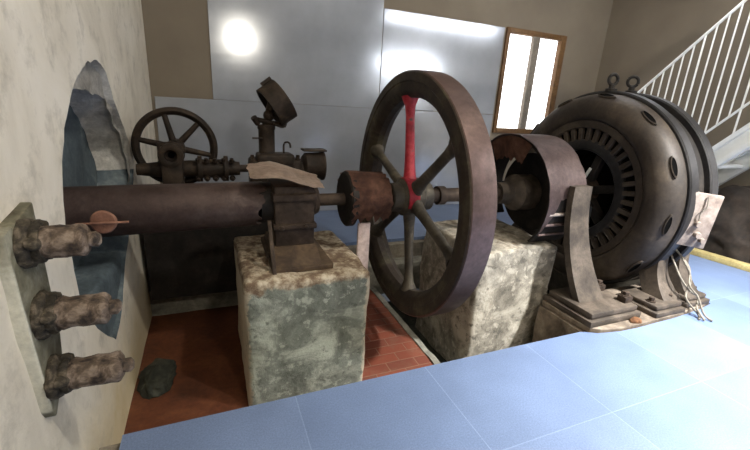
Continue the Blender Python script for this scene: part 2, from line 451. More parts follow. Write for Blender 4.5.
# back wall with a window opening
wx0, wx1, wz0, wz1 = 3.36, 4.33, .95, 2.2
bm = newbm()
for a in ((-.6, wx0, -.3, ZC), (wx1, XR + .1, -.3, ZC), (wx0, wx1, wz1, ZC), (wx0, wx1, -.3, wz0)):
    box(bm, a[0], a[1], YB, YB + .16, a[2], a[3])
struct('wall_back', bm, M['wall'], 30, 'dull brown back wall', 'wall')
bm = newbm(); box(bm, XR, XR + .15, YF, YB, -.1, ZC)
struct('wall_right', bm, M['wall'], 30, 'dim brown wall behind the white stairs', 'wall')
bm = newbm(); box(bm, -.6, XR + .1, YF, YB + .1, ZC, ZC + .12)
struct('ceiling', bm, M['ceiling'], 30, 'plain ceiling above the machine hall', 'ceiling')
# window
w = bpy.data.objects.new('window_1', None); COL.objects.link(w); w.location = (3.84, YB, wz0); w['kind'] = 'structure'
w['label'] = 'bright two-leaf window with a brown timber frame'; w['category'] = 'window'
bm = newbm()
box(bm, wx0, wx0 + .05, YB - .03, YB + .1, wz0, wz1, .004); box(bm, wx1 - .09, wx1, YB - .03, YB + .1, wz0, wz1, .004)
box(bm, wx0 + .05, wx1 - .09, YB - .03, YB + .1, wz1 - .06, wz1, .004); box(bm, wx0 + .05, wx1 - .09, YB - .03, YB + .1, wz0, wz0 + .06, .004)
link('window_frame', bm, M['wood'], w)
bm = newbm(); box(bm, 3.80, 3.90, YB - .02, YB + .09, wz0 + .06, wz1 - .06, .004); link('window_mullion', bm, patchy('grey_window_post', ['#7d7468', '#958b7d'], 6, .6, 0, .1), w)
for a, b_ in ((wx0 + .05, 3.80), (3.90, wx1 - .09)):
    bm = newbm(); box(bm, a, b_, YB + .03, YB + .04, wz0 + .06, wz1 - .06); link('window_pane', bm, M['pane'], w)

# metal sheets lining the back wall
def sheet(x0, x1, z0, z1, y, label):
    bm = newbm(); box(bm, x0, x1, y - .012, y, z0, z1, .002, 1)
    o = link('metal_sheet', bm, M['panel'], None, 30); rebase(o, ((x0 + x1) / 2, y, z0))
    return tag(o, label, 'metal sheet', 'metal sheets lining the back wall')
sheet(.0, 1.728, 1.172, 2.75, YB - .001, 'large bluish metal sheet on the back wall with a round lamp reflection')
sheet(1.735, 3.33, 1.176, 2.19, YB - .001, 'metal sheet beside the window with a long bright lamp reflection')
sheet(-.50, 3.33, .002, 1.17, YB - .001, 'long low metal sheet along the foot of the back wall')

# ------------------------------------------------------------------ plinths
def plinth(x0, x1, y0, y1, top, mat, label, amp):
    bm = newbm(); roughbox(bm, x0, x1, y0, y1, -.56 if x0 > 1 else PZ, top, .025, amp, 5, .02)
    o = link('concrete_plinth', bm, mat, None, 60); rebase(o, ((x0+x1)/2, (y0+y1)/2, PZ))
    return tag(o, label, 'concrete block')
plinth(.05, .705, -.378, .36, .355, M['plinth_a'], 'grey-green painted concrete block with chipped white top edge under the shaft bearing', .011)
plinth(1.45, 2.09, -.36, .36, .375, M['plinth_b'], 'mottled bare concrete block between the flywheel and the generator', .014)

# ------------------------------------------------------------------ penstock pipe
R0 = .122
bm = newbm(); n = 72; rows = 40; vo = []; vi = []
for i in range(rows + 1):
    ro = []; ri = []
    for k in range(n):
        a = 2 * pi * k / n
        end = .185 + .035 * noise.noise(Vector((cos(a) * 4, sin(a) * 4, 1))) + .03 * noise.noise(Vector((cos(a) * 11, sin(a) * 11, 5))) - .03 * max(0, -sin(a - .6))
        x = -.72 + (end + .72) * i / rows
        r = R0 * (1.03 - .045 * (i / rows)) + .002 * fbm((x * .7, cos(a), sin(a)), 3)
        y, z = -cos(a), sin(a)
        ro.append(bm.verts.new((x, y * r, .658 + z * r - .012 * (1 - i / rows)))); ri.append(bm.verts.new((x, y * (r - .008), .658 + z * (r - .008) - .012 * (1 - i / rows))))
    vo.append(ro); vi.append(ri)
for i in range(rows):
    for k in range(n):
        j = (k + 1) % n
        bm.faces.new((vo[i][k], vo[i][j], vo[i+1][j], vo[i+1][k])); bm.faces.new((vi[i][k], vi[i+1][k], vi[i+1][j], vi[i][j]))
for k in range(n):
    j = (k + 1) % n
    bm.faces.new((vo[rows][k], vo[rows][j], vi[rows][j], vi[rows][k])); bm.faces.new((vo[0][k], vi[0][k], vi[0][j], vo[0][j]))
o = link('large_pipe', bm, M['pipe'], None, 50); rebase(o, (-.3, 0, .53))
tag(o, 'large rusty grey-brown pipe leaving the arched niche with a jagged torn end', 'pipe')

# ------------------------------------------------------------------ three pipe stubs on a wall plate
bm = newbm()
prism(bm, [(-1.105, .89), (-1.095, .62), (-1.065, .37), (-1.045, .335), (-.935, .43), (-.92, .52), (-.92, .925)], 'x', -.545, -.503, .006)
bmesh.ops.subdivide_edges(bm, edges=bm.edges[:], cuts=2, use_grid_fill=True)
o = link('wall_plate', bm, M['plate'], None, 40); rebase(o, (-.53, -1.02, .33))
tag(o, 'tall grey-green plate on the left wall carrying three pipe stubs', 'wall plate')
def stub(y, z, x1, label, disc=False):
    t_ = thing('pipe_stub', label, 'pipe stub', (-.505, y, z), 'pipe stubs on the wall plate')
    bm = newbm(); x0 = -.506
    lathe(bm, [(0, 0), (0, .06), (.012, .062), (.022, .057), (.026, .048), (.036, .051), (.045, .048), (.048, 0)], (x0, y, z), 'x', 40, amp=.007, sc=40)
    link('flange', bm, M['flange'], t_, 60)
    for dz, dy in ((.012, -.047), (-.04, .02), (.04, .02)):
        bm = newbm(); p = (x0 + .024, y + dy, z + dz)
        lathe(bm, [(0, 0), (0, .014), (.014, .015), (.024, .012), (.028, .006), (.028, 0)], p, 'x', 14, amp=.004, sc=60)
        link('bolt', bm, M['flange'], t_, 60)
    L = x1 - x0 - .04
    bm = newbm()
    pr = [(0, 0), (0, 0.041)] + [(L * s / 8, .042 + .0015 * sin(s * 2)) for s in range(1, 8)] + [(L * .93, .041), (L, .03), (L, 0)]
    lathe(bm, pr, (x0 + .04, y, z), 'x', 36, amp=.0045, sc=45)
    link('pipe_section', bm, M['stub'], t_, 60)
    bm = newbm(); lathe(bm, [(-.01, 0), (-.01, .02), (.018, .021), (.026, .012), (.026, 0)], (x1, y, z), 'x', 8, amp=.003, sc=50)
    link('end_plug', bm, M['stub'], t_, 60)
    if disc:
        bm = newbm(); rod(bm, (x1 - .03, y + .02, z + .036), (x1 + .09, y + .02, z + .036), .0035, seg=8)
        link('thin_rod', bm, M['rust'], t_)['label'] = 'thin rusty rod'
        bm = newbm(); lathe(bm, [(-.006, 0), (-.006, .028), (0, .032), (.006, .028), (.006, 0)], (x1 + .03, y + .03, z + .036), 'y', 28, amp=.002, sc=30)
        link('end_disc', bm, M['rust'], t_)['label'] = 'round rusty red disc'
    return t_
stub(-1.02, .842, -.368, 'uppermost brown pipe stub on the wall plate with a red rusty disc', True)
stub(-1.02, .640, -.345, 'middle scaly pipe stub of the three on the wall plate')
stub(-1.02, .447, -.335, 'lowest scaly pipe stub near the bottom tip of the wall plate')

# ------------------------------------------------------------------ shaft
t_ = thing('drive_shaft', 'long dark rusty shaft running from the torn pipe through the flywheel to the generator', 'shaft', (.2, 0, HS))
bm = newbm(); lathe(bm, [(0, 0), (0, .036), (.86, .036), (.86, .046), (1.72, .046), (1.72, .052), (2.42, .052), (2.42, 0)], (.2, 0, HS), 'x', 32); link('shaft_bar', bm, M['iron'], t_)
bm = newbm(); lathe(bm, [(0, 0), (0, .062), (.05, .062), (.05, 0)], (1.31, 0, HS), 'x', 32); link('shaft_collar', bm, M['iron'], t_)

# bearing on the first plinth
t_ = thing('shaft_bearing', 'rusty pedestal bearing bolted on the grey-green concrete block', 'bearing', (.35, -.05, .36))
bm = newbm(); box(bm, .20, .52, -.30, .22, .35, .385, .006); 
prism(bm, [(-.29, .385), (-.16, .45), (.12, .45), (.2, .385)], 'x', .215, .46, .005)
for v in bm.verts: v.co += Vector((0, 0, 1)) * .004 * fbm(v.co, 12)
link('base_plate', bm, M['brownrust'], t_, 40)
bm = newbm(); box(bm, .235, .45, -.15, .15, .44, .78, .012); box(bm, .225, .46, -.165, .165, .545, .575, .006); box(bm, .225, .46, -.165, .165, .70, .74, .006)
link('bearing_body', bm, M['iron'], t_, 40)
bm = newbm(); lathe(bm, [(0, .0), (0, .085), (.03, .09), (.06, .075), (.06, 0)], (.44, 0, HS), 'x', 32); link('bearing_cap', bm, M['iron'], t_)
bm = newbm(); lathe(bm, [(-.07, .04), (-.07, .11), (0, .11), (0, .04)], (.245, 0, HS), 'x', 32); link('bearing_collar', bm, M['blackiron'], t_)
for x in (.27, .40):
    bm = newbm(); hexbolt(bm, (x, -.166, .56), (0, -1, 0), .011, .012); link('bolt', bm, M['iron'], t_)
bm = newbm(); prism(bm, [(-.33, .345), (-.16, .60), (-.14, .60), (-.30, .345)], 'x', .195, .215, .002); link('brace_plate', bm, M['iron'], t_)

# torn sheet lid
bm = newbm(); nx, ny = 26, 16; G = []
for i in range(nx + 1):
    row = []
    for j in range(ny + 1):
        u = i / nx; w_ = j / ny
        x = .115 + .385 * u + .012 * noise.noise(Vector((w_ * 5, 1, 3)))
        half = .14 * (.45 + .75 * sin(pi * (.12 + .76 * u))) * (1 + .25 * noise.noise(Vector((u * 6, 2, 2))))
        y = -.06 + (w_ * 2 - 1) * half + .012 * noise.noise(Vector((u * 9, w_ * 3, 7)))
        z = .848 - .045 * max(0, u - .35) ** 1 * 1.6 + .012 * sin(u * 5) + .035 * (w_ - .5) + .012 * fbm((x, y, 0), 7)
        row.append(bm.verts.new((x, y, z)))
    G.append(row)
for i in range(nx):
    for j in range(ny): bm.faces.new((G[i][j], G[i+1][j], G[i+1][j+1], G[i][j+1]))
bmesh.ops.solidify(bm, geom=bm.faces[:], thickness=.006)
o = link('torn_metal_lid', bm, M['tan'], None, 50); rebase(o, (.31, -.06, .78))
tag(o, 'pale tan torn sheet lying over the shaft bearing like a lid', 'metal sheet')

# coupling left of the flywheel
t_ = thing('shaft_coupling', 'rusty shaft coupling with a torn red-brown sheet cover left of the flywheel', 'coupling', (.78, 0, HS))
bm = newbm(); lathe(bm, [(0, .03), (0, .155), (.008, .165), (.04, .165), (.048, .155), (.048, .03)], (.665, 0, HS), 'x', 48); link('coupling_flange', bm, M['blackiron'], t_)
bm = newbm(); lathe(bm, [(0, .03), (0, .115), (.16, .115), (.16, .07), (.24, .07), (.24, .03)], (.71, 0, HS), 'x', 40); link('coupling_sleeve', bm, M['iron'], t_)
bm = newbm(); G = []
for i in range(21):
    row = []
    for j in range(37):
        a = radians(-40 + 205 * j / 36); u = i / 20
        x = .672 + (.245 + .012 * noise.noise(Vector((j * .5, 1, 1)))) * u + (1 - u) * .028 * noise.noise(Vector((j * .5, 5, 1)))
        if j < 8: a += radians(24) * noise.noise(Vector((i * .5, 3, 8))) * (1 - j / 8)
        r = .182 - .015 * u + .014 * fbm((x, a, 0), 4)
        row.append(bm.verts.new((x, -r * cos(a) * .92, HS + r * sin(a) * .92)))
    G.append(row)
for i in range(20):
    for j in range(36): bm.faces.new((G[i][j], G[i+1][j], G[i+1][j+1], G[i][j+1]))
bmesh.ops.solidify(bm, geom=bm.faces[:], thickness=.005)
link('sheet_cover', bm, M['rust'], t_, 50)
bm = newbm(); box(bm, .735, .812, -.085, -.065, PZ, .53, .003)
o = link('upright_board', bm, M['pink'], None, 30); rebase(o, (.77, -.075, PZ))
tag(o, 'pale pink upright strip of board between the first concrete block and the flywheel', 'board')

# ------------------------------------------------------------------ flywheel
t_ = thing('flywheel', 'big dark six-spoked flywheel with one red spoke standing in the pit', 'flywheel', (1.107, 0, HS))
bm = newbm()
lathe(bm, [(1.040, .752), (1.034, .746), (1.034, .700), (1.040, .694), (1.042, .650), (1.052, .632), (1.085, .606), (1.13, .606), (1.172, .632), (1.188, .65), (1.192, .746), (1.186, .752)], (0, 0, HS), 'x', 128, closed='loop')
link('rim', bm, M['rimface'], t_, 30)
bm = newbm(); lathe(bm, [(1.041, .7525), (1.045, .757), (1.11, .759), (1.181, .757), (1.185, .7525)], (0, 0, HS), 'x', 128, closed=True); link('rim_band', bm, M['rim'], t_, 30)['label'] = 'smooth brown running surface'
bm = newbm(); lathe(bm, [(.96, .045), (.96, .082), (.968, .09), (1.03, .092), (1.05, .12), (1.16, .12), (1.18, .095), (1.24, .09), (1.24, .045)], (0, 0, HS), 'x', 48); link('hub', bm, M['spoke'], t_, 30)
for k in range(6):
    a = radians(99 + 60 * k); d = Vector((0, -cos(a), sin(a)))
    bm = newbm(); R = Matrix((Vector((1, 0, 0)), d.cross(Vector((1, 0, 0))), d)).transposed()
    prof = [(.09, .058, .046), (.13, .046, .038), (.2, .037, .032), (.35, .033, .028), (.5, .032, .026), (.56, .04, .03), (.60, .055, .046), (.62, .06, .055)]
    prev = None
    for tt, w1, w2 in prof:
        ring = [bm.verts.new(Vector((1.107, 0, HS)) + R @ Vector((w2 * cos(2*pi*q/20), w1 * sin(2*pi*q/20), tt))) for q in range(20)]
        if prev:
            for q in range(20): bm.faces.new((prev[q], prev[(q+1) % 20], ring[(q+1) % 20], ring[q]))
        else: bm.faces.new(ring)
        prev = ring
    bm.faces.new(prev)
    o = link('spoke', bm, M['red'] if k == 0 else M['spoke'], t_, 60)
    if k == 0: o['label'] = 'worn red painted spoke'
# red paint runs over the hub
bm = newbm(); lathe(bm, [(1.046, .095), (1.048, .1235), (1.12, .1235)], (0, 0, HS), 'x', 30, radians(80), radians(205)); 
bmesh.ops.solidify(bm, geom=bm.faces[:], thickness=.003)
AXX = None
link('hub_patch', bm, M['red'], t_, 60)['label'] = 'red paint patch on the hub'

# ------------------------------------------------------------------ broken drum on the shaft
t_ = thing('belt_drum', 'broad brown-grey drum with a broken lower edge between flywheel and generator', 'drum', (2.03, 0, HS))
bm = newbm(); G = []; x0, x1 = 1.87, 2.185; RD = .415
na = 64
for i in range(17):
    row = []
    for j in range(na + 1):
        u = i / 16; a0_ = -30 + 36 * min(1, u * 3.2); a = radians(a0_ + (200 - a0_) * j / na)
        if j < 8: a += radians(6) * noise.noise(Vector((i * .75, 2, 4))) * (1 - j / 8)
        x = x0 + (x1 - x0) * u + (.006 * noise.noise(Vector((j * .4, 0, 3))) if i in (0, 16) else 0)
        r = RD + .004 * fbm((x, a * 2, 0), 2)
        row.append(bm.verts.new((x, -r * cos(a), HS + r * sin(a))))
    G.append(row)
for i in range(16):
    for j in range(na): bm.faces.new((G[i][j], G[i+1][j], G[i+1][j+1], G[i][j+1]))
bmesh.ops.solidify(bm, geom=bm.faces[:], thickness=.007)
link('drum_shell', bm, M['drum'], t_, 50)
bm = newbm(); lathe(bm, [(1.885, .385), (1.885, .400), (2.17, .400), (2.17, .385)], (0, 0, HS), 'x', 80, radians(-38), radians(224), closed='loop'); link('inner_drum', bm, M['blackiron'], t_)
bm = newbm(); lathe(bm, [(2.10, .05), (2.10, .284), (2.125, .284), (2.125, .05)], (0, 0, HS), 'x', 64, closed='loop'); link('drum_web', bm, M['blackiron'], t_)
bm = newbm(); lathe(bm, [(1.80, .05), (1.80, .075), (1.9, .08), (1.95, .13), (2.09, .13), (2.09, .05)], (0, 0, HS), 'x', 40, closed='loop'); link('drum_hub', bm, M['foot'], t_)
bm = newbm(); G = []       # torn flap hanging inside the open end
for i in range(10):
    row = []
    for j in range(13):
        a = radians(62 + 62 * j / 12); r = .40 - .15 * i / 9 * (1 + .35 * noise.noise(Vector((j * .7, 1, 1))))
        row.append(bm.verts.new((1.873 + .012 * noise.noise(Vector((i * .4, j * .4, 1))), -r * cos(a), HS + r * sin(a))))
    G.append(row)
for i in range(9):
    for j in range(12): bm.faces.new((G[i][j], G[i+1][j], G[i+1][j+1], G[i][j+1]))
bmesh.ops.solidify(bm, geom=bm.faces[:], thickness=.005)
link('torn_flap', bm, M['rust'], t_, 50)
for k, aa in enumerate((-8, -19, -31)):
    a = radians(aa); d = Vector((0, -cos(a), sin(a)))
    bm = newbm(); rod(bm, Vector((1.90, 0, HS)) + d * .405, Vector((2.16, 0, HS)) + d * .405, .012 - .002 * k, seg=10)
    link('drum_bar', bm, M['box'] if k == 0 else M['drum'], t_)

# ------------------------------------------------------------------ pedestal in front of the generator
def leg_bm(xc, top, foot, w0, w1, th0, th1, dx=0.0, n=14):
    """curved cast leg from top (y,z) out to foot (y,z); w = width along X, th = thickness in the YZ plane"""
    bm = newbm(); prev = None
    y0, z0 = top; y1, z1 = foot
    for i in range(n + 1):
        s = i / n
        y = y0 + (y1 - y0) * (s ** 2.2) ; z = z0 + (z1 - z0) * s
        w_ = w0 + (w1 - w0) * s ** 1.6; th = th0 + (th1 - th0) * s ** 2
        sg = 1 if y1 > y0 else -1
        ring = []
        for (a, b_) in ((-1, -1), (-.8, -1.08), (.8, -1.08), (1, -1), (1, 1), (-1, 1)):
            ring.append(bm.verts.new((xc + dx * s ** 2 + a * w_ / 2, y + sg * -b_ * th / 2, z)))
        if prev:
            for k in range(6): bm.faces.new((prev[k], prev[(k+1) % 6], ring[(k+1) % 6], ring[k]))
        else: bm.faces.new(ring)
        prev = ring
    bm.faces.new(prev); return bm
def foot_bm(x0, x1, y0, y1, z0, z1):
    bm = newbm(); box(bm, x0, x1, y0, y1, z0, z0 + (z1 - z0) * .5, .008); box(bm, x0 + .02, x1 - .02, y0 + .02, y1 - .02, z0 + (z1 - z0) * .5, z1, .012); return bm

t_ = thing('bearing_pedestal', 'dusty cast pedestal with curved leg and bolted foot in front of the generator', 'pedestal', (2.2, -.5, .0))
bm = newbm(); lathe(bm, [(2.2, .055), (2.2, .12), (2.22, .135), (2.36, .135), (2.38, .12), (2.38, .055)], (0, 0, HS), 'x', 40, closed='loop'); link('bearing_housing', bm, M['foot'], t_)
for s in (-1, 1):
    bm = leg_bm(2.09, (s * .435, .80), (s * .62, .085), .15, .22, .045, .055, .06)
    if s > 0: pass
    link('leg', bm, M['foot'], t_, 40)
    bm = foot_bm(1.97, 2.42, -.80 if s < 0 else .5, -.42 if s < 0 else .9, 0.012 if s < 0 else -.02, .095); link('foot', bm, M['foot'], t_, 40)
    bm = newbm(); box(bm, 2.205, 2.235, s * .05 if s > 0 else -.43, .43 if s > 0 else -.05, .54, .66, .006); box(bm, 2.10, 2.22, .415 if s > 0 else -.445, .445 if s > 0 else -.415, .54, .66, .004); link('crossbar', bm, M['black'], t_)
for x, y in ((2.36, -.71), (2.34, -.53)):
    bm = newbm(); box(bm, x - .035, x + .035, y - .03, y + .03, .092, .135, .006); hexbolt(bm, (x, y, .137), (0, 0, 1), .020, .024); link('bolt', bm, M['iron'], t_, 40)

bm = newbm()
prism(bm, [(1.96, -.43), (1.96, -.70), (1.98, -.79), (2.03, -.825), (2.15, -.852), (2.3, -.857), (2.7, -.847), (3.0, -.822), (3.15, -.80), (3.15, -.43)], 'z', -.02, .014, .004)
bmesh.ops.subdivide_edges(bm, edges=bm.edges[:], cuts=3, use_grid_fill=True)
o = link('bed_plate', bm, M['bed'], None, 30); rebase(o, (2.6, -.65, -.02))
tag(o, 'oil-stained iron bed plate with rounded front corner under the generator feet', 'base plate')
bm = newbm(); bmesh.ops.create_icosphere(bm, subdivisions=3, radius=.028, matrix=Matrix.Translation((2.335, -.825, .02)) @ Matrix.Diagonal((1.5, 1, .8, 1)))
for v in bm.verts: v.co += Vector((1, 1, 1)) * .008 * fbm(v.co, 30)
o = link('rust_lump', bm, patchy('orange_rust', ['#4a2d1b', '#6b4526', '#7d5a38'], 20, .9, 0, .6), None); rebase(o, (2.335, -.825, .014))
tag(o, 'small orange-brown rust lump lying on the bed plate', 'debris')

# ------------------------------------------------------------------ generator
t_ = thing('generator', 'large round black generator with vented dome end and two ring flanges', 'generator', (2.8, 0, 0))
bm = newbm(); lathe(bm, [(2.68, .70), (2.68, .738), (2.687, .748), (2.755, .748), (2.762, .738), (2.762, .70)], (0, 0, HS), 'x', 128, closed='loop'); link('front_ring', bm, M['ring'], t_, 30)
bm = newbm(); lathe(bm, [(2.76, .66), (2.76, .705), (2.90, .705), (2.90, .66)], (0, 0, HS), 'x', 128, closed='loop'); link('stator_shell', bm, M['blackiron'], t_, 30)
bm = newbm(); lathe(bm, [(2.89, .70), (2.89, .738), (2.898, .748), (2.962, .748), (2.97, .738), (2.97, .70)], (0, 0, HS), 'x', 128, closed='loop'); link('rear_ring', bm, M['ring'], t_, 30)
bm = newbm(); lathe(bm, [(2.96, .71), (3.02, .69), (3.11, .62), (3.17, .52), (3.17, .3), (3.17, 0)], (0, 0, HS), 'x', 96); link('rear_shield', bm, M['shield'], t_, 40)
bm = newbm(); pr = [(2.69, .725)]
for k in range(15):
    a = radians(8 + 100 * k / 14); pr.append((2.69 - .155 * sin(a) ** .8, .59 + .135 * cos(a)))
pr += [(2.555, .535), (2.585, .53), (2.585, .515)]
lathe(bm, pr, (0, 0, HS), 'x', 128); end = link('end_shield', bm, M['shield'], t_, 40)
bm = newbm(); lathe(bm, [(2.60, .30), (2.60, .54), (2.61, .54), (2.61, .30)], (0, 0, HS), 'x', 96, closed='loop'); link('slot_backing', bm, M['black'], t_)
bm = newbm()
NF = 40
for k in range(NF):
    a = 2 * pi * k / NF; Rm = Matrix.Translation((0, 0, HS)) @ Matrix.Rotation(a, 4, 'X')
    box(bm, 2.572, 2.605, -.017, .017, .375, .49, .003, 1, Rm)
link('vent_fins', bm, M['shield'], t_, 30)
bm = newbm(); lathe(bm, [(2.566, .475), (2.560, .48), (2.560, .53), (2.60, .53), (2.60, .475)], (0, 0, HS), 'x', 96, closed='loop'); link('outer_slot_ring', bm, M['shield'], t_, 30)
bm = newbm(); lathe(bm, [(2.585, .31), (2.573, .32), (2.568, .36), (2.574, .39), (2.605, .39), (2.605, .31)], (0, 0, HS), 'x', 96, closed='loop'); link('inner_slot_ring', bm, M['ring'], t_, 30)
bm = newbm(); lathe(bm, [(2.61, .315), (2.72, .29), (2.72, .05)], (0, 0, HS), 'x', 64); link('rotor_face', bm, M['black'], t_)
for k in range(6):
    a = 2 * pi * k / 6 + .3; Rm = Matrix.Translation((0, 0, HS)) @ Matrix.Rotation(a, 4, 'X')
    bm = newbm(); box(bm, 2.64, 2.70, -.03, .03, .05, .30, .006, 2, Rm); link('rotor_arm', bm, M['blackiron'], t_)
bm = newbm(); lathe(bm, [(2.58, .052), (2.58, .085), (2.71, .10), (2.71, .052)], (0, 0, HS), 'x', 40, closed='loop'); link('rotor_hub', bm, M['iron'], t_)
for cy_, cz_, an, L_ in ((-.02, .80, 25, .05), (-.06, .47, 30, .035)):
    bm = newbm(); box(bm, -.004, .004, -.012, .012, -L_, L_, .003, 2, Matrix.Translation((2.632, cy_, cz_)) @ Matrix.Rotation(radians(an), 4, 'X')); link('glint_sliver', bm, M['white'], t_)['label'] = 'pale sliver painted as a bright glint'  # pale slivers stand in for glints of light inside the opening
# oblong vents round the dome
for k in range(12):
    a = radians(-6 + 30 * k)
    rr = .692; Rv = Vector((0, -cos(a), sin(a))); Tv = Vector((0, sin(a), cos(a)))
    Nn = (Rv * .80 + Vector((-1, 0, 0)) * .60).normalized(); Uu = Nn.cross(Tv)
    ctr = Vector((2.69 - .155 * sin(radians(32)) ** .8, 0, HS)) + Rv * (.59 + .135 * cos(radians(32)))
    bm = newbm(); ringo = []; ringi = []; back = []; outer = []
    for q in range(24):
        b_ = 2 * pi * q / 24; ex = .048 * cos(b_) * (1 + .25 * abs(cos(b_))) ; ey = .0135 * sin(b_)
        ringi.append(bm.verts.new(ctr + Tv * ex + Uu * ey + Nn * .013)); ringo.append(bm.verts.new(ctr + Tv * ex * 1.2 + Uu * ey * 1.45 + Nn * .010))
        outer.append(bm.verts.new(ctr + Tv * ex * 1.25 + Uu * ey * 1.55 - Nn * .02))
    for q in range(24):
        j = (q + 1) % 24; bm.faces.new((ringi[q], ringi[j], ringo[j], ringo[q])); bm.faces.new((ringo[q], ringo[j], outer[j], outer[q]))
    v = link('vent', bm, M['shield'], t_, 40)
    bm = newbm(); vs = [bm.verts.new(ctr + Tv * (.048 * cos(2*pi*q/24) * (1 + .25 * abs(cos(2*pi*q/24)))) + Uu * (.0135 * sin(2*pi*q/24)) + Nn * .0105) for q in range(24)]
    vb = [bm.verts.new(x.co - Nn * .010) for x in vs]
    bm.faces.new(vs); bm.faces.new(vb[::-1])
    for q in range(24): bm.faces.new((vs[q], vs[(q+1) % 24], vb[(q+1) % 24], vb[q]))
    link('vent_opening', bm, M['black'], v, 0)['label'] = 'oblong opening with its dark inside painted on'  # black plug, the shade inside the vent is painted
# eye bolts
for x in (2.715, 2.93):
    bm = newbm(); lathe(bm, [(0, 0), (0, .04), (.016, .04), (.02, .022), (.045, .02), (.05, 0)], (x, 0, HS + .745), 'z', 20)
    R = .036; C_ = Vector((x, 0, HS + .745 + .045 + R)); ring = []
    d = Vector((.25, 1, 0)).normalized() if x < 2.8 else Vector((.8, 1, 0)).normalized()
    for q in range(25):
        a = 2 * pi * q / 24; ring.append(C_ + (Vector((d.y, -d.x, 0)) * cos(a) + Vector((0, 0, 1)) * sin(a)) * R)
    tube(bm, ring, .0115, 10, 2); link('eyebolt', bm, M['blackiron'], t_, 60)
# legs and feet
def gleg(xc, s, w0, w1, x0, x1, ya, yb):
    bm = leg_bm(xc, (s * .60, .34), (s * .715, .075), w0, w1, .12, .15)
    lg = link('leg', bm, M['foot'], t_, 40)
    y0, y1 = (ya, yb) if s < 0 else (-yb, -ya)
    link('foot', foot_bm(x0, x1, y0, y1, .014 if s < 0 else -.018, .085 if s < 0 else .08), M['foot'], lg, 40)
    for bx in ((x0 + .06,) if s < 0 else ()) + (x1 - .06,):
        bm = newbm(); hexbolt(bm, (bx, y0 + .09 if s < 0 else y1 - .09, .088 if s < 0 else .083), (0, 0, 1), .018, .026); link('bolt', bm, M['iron'], lg)
for s in (-1, 1):
    gleg(2.74, s, .10, .18, 2.50, 2.80, -.845, -.55); gleg(2.97, s, .10, .15, 2.86, 3.12, -.815, -.56)
# terminal box
bm = newbm(); Rm = Matrix.Translation((2.785, -.755, .63)) @ Matrix.Rotation(radians(-38), 4, 'Z') @ Matrix.Rotation(radians(4), 4, 'Y')
box(bm, -.088, .088, -.02, .02, -.175, .175, .006, 2, Rm); tb = link('terminal_box', bm, M['box'], t_, 40); tb['label'] = 'rust-flecked off-white terminal box'
for (px, pz, r, h) in ((.0, -.02, .02, .03), (.02, -.09, .022, .035), (.055, -.12, .018, .03)):
    bm = newbm(); lathe(bm, [(0, 0), (0, r), (h, r * .8), (h, 0)], Rm @ Vector((px, -.021, pz)), frame_to(Rm.to_3x3() @ Vector((0, -1, 0))), 16); link('knob', bm, M['box'], tb)
bm = newbm(); tube(bm, [Rm @ Vector(p) for p in ((.0, -.027, .16), (.01, -.035, .10), (-.01, -.035, .05), (.0, -.03, .0))], .004, 8); link('box_wire', bm, M['cable'], tb)
for p_, q_ in (((2.72, -.66, .90), (2.80, -.72, .79)), ((2.72, -.66, .46), (2.80, -.72, .48))):
    bm = newbm(); rod(bm, p_, q_, .006, seg=8); link('bracket', bm, M['box'], tb)
# loose cables at the feet
ct = thing('cable_bundle', 'loose grey cables dangling between the generator feet', 'cable', (2.82, -.78, .05))
for k, p in enumerate([[(2.80, -.66, .42), (2.80, -.76, .33), (2.84, -.80, .22), (2.78, -.83, .12), (2.84, -.90, .02), (2.80, -.93, .008)],
                       [(2.82, -.66, .40), (2.85, -.76, .30), (2.80, -.82, .20), (2.85, -.86, .13), (2.86, -.92, .03), (2.87, -.97, .008)],
                       [(2.78, -.66, .38), (2.77, -.77, .24), (2.82, -.82, .16), (2.90, -.84, .11), (2.84, -.88, .06), (2.82, -.95, .008)]]):
    bm = newbm(); tube(bm, p, .0065, 8, 7); link('cable', bm, M['cable'], ct, 60)

# ------------------------------------------------------------------ valve gear behind the pipe
bm = newbm(); roughbox(bm, -.50, .63, .62, .91, -.162, .50, .05, .004, 6, .015)
o = link('machine_base', bm, M['blackiron'], None, 40); rebase(o, (.1, .76, -.162))
tag(o, 'dark rusted iron base behind the large pipe carrying the valve gear', 'machine base')
YW = .70
t_ = thing('hand_wheel', 'dark rusty spoked hand wheel behind the large pipe beside the left wall', 'hand wheel', (-.28, YW, .86))
bm = newbm(); lathe(bm, [(-.018, .212), (-.028, .23), (-.02, .248), (0, .254), (.02, .248), (.028, .23), (.018, .212), (0, .204)], (-.264, YW, .875), 'y', 72, closed='loop'); link('rim', bm, M['gear'], t_, 50)
for k in range(6):
    a = radians(47 + 60 * k + (-4 if k == 1 else 0)); d = Vector((cos(a), 0, sin(a)))
    bm = newbm(); rod(bm, Vector((-.268, YW - .01, .875)) + d * .03, Vector((-.268, YW, .875)) + d * .218, .022, .016, 14); link('spoke', bm, M['gear'], t_, 50)
bm = newbm(); lathe(bm, [(-.05, 0), (-.05, .05), (.03, .055), (.03, 0)], (-.268, YW, .875), 'y', 28); link('hub', bm, M['gear'], t_)
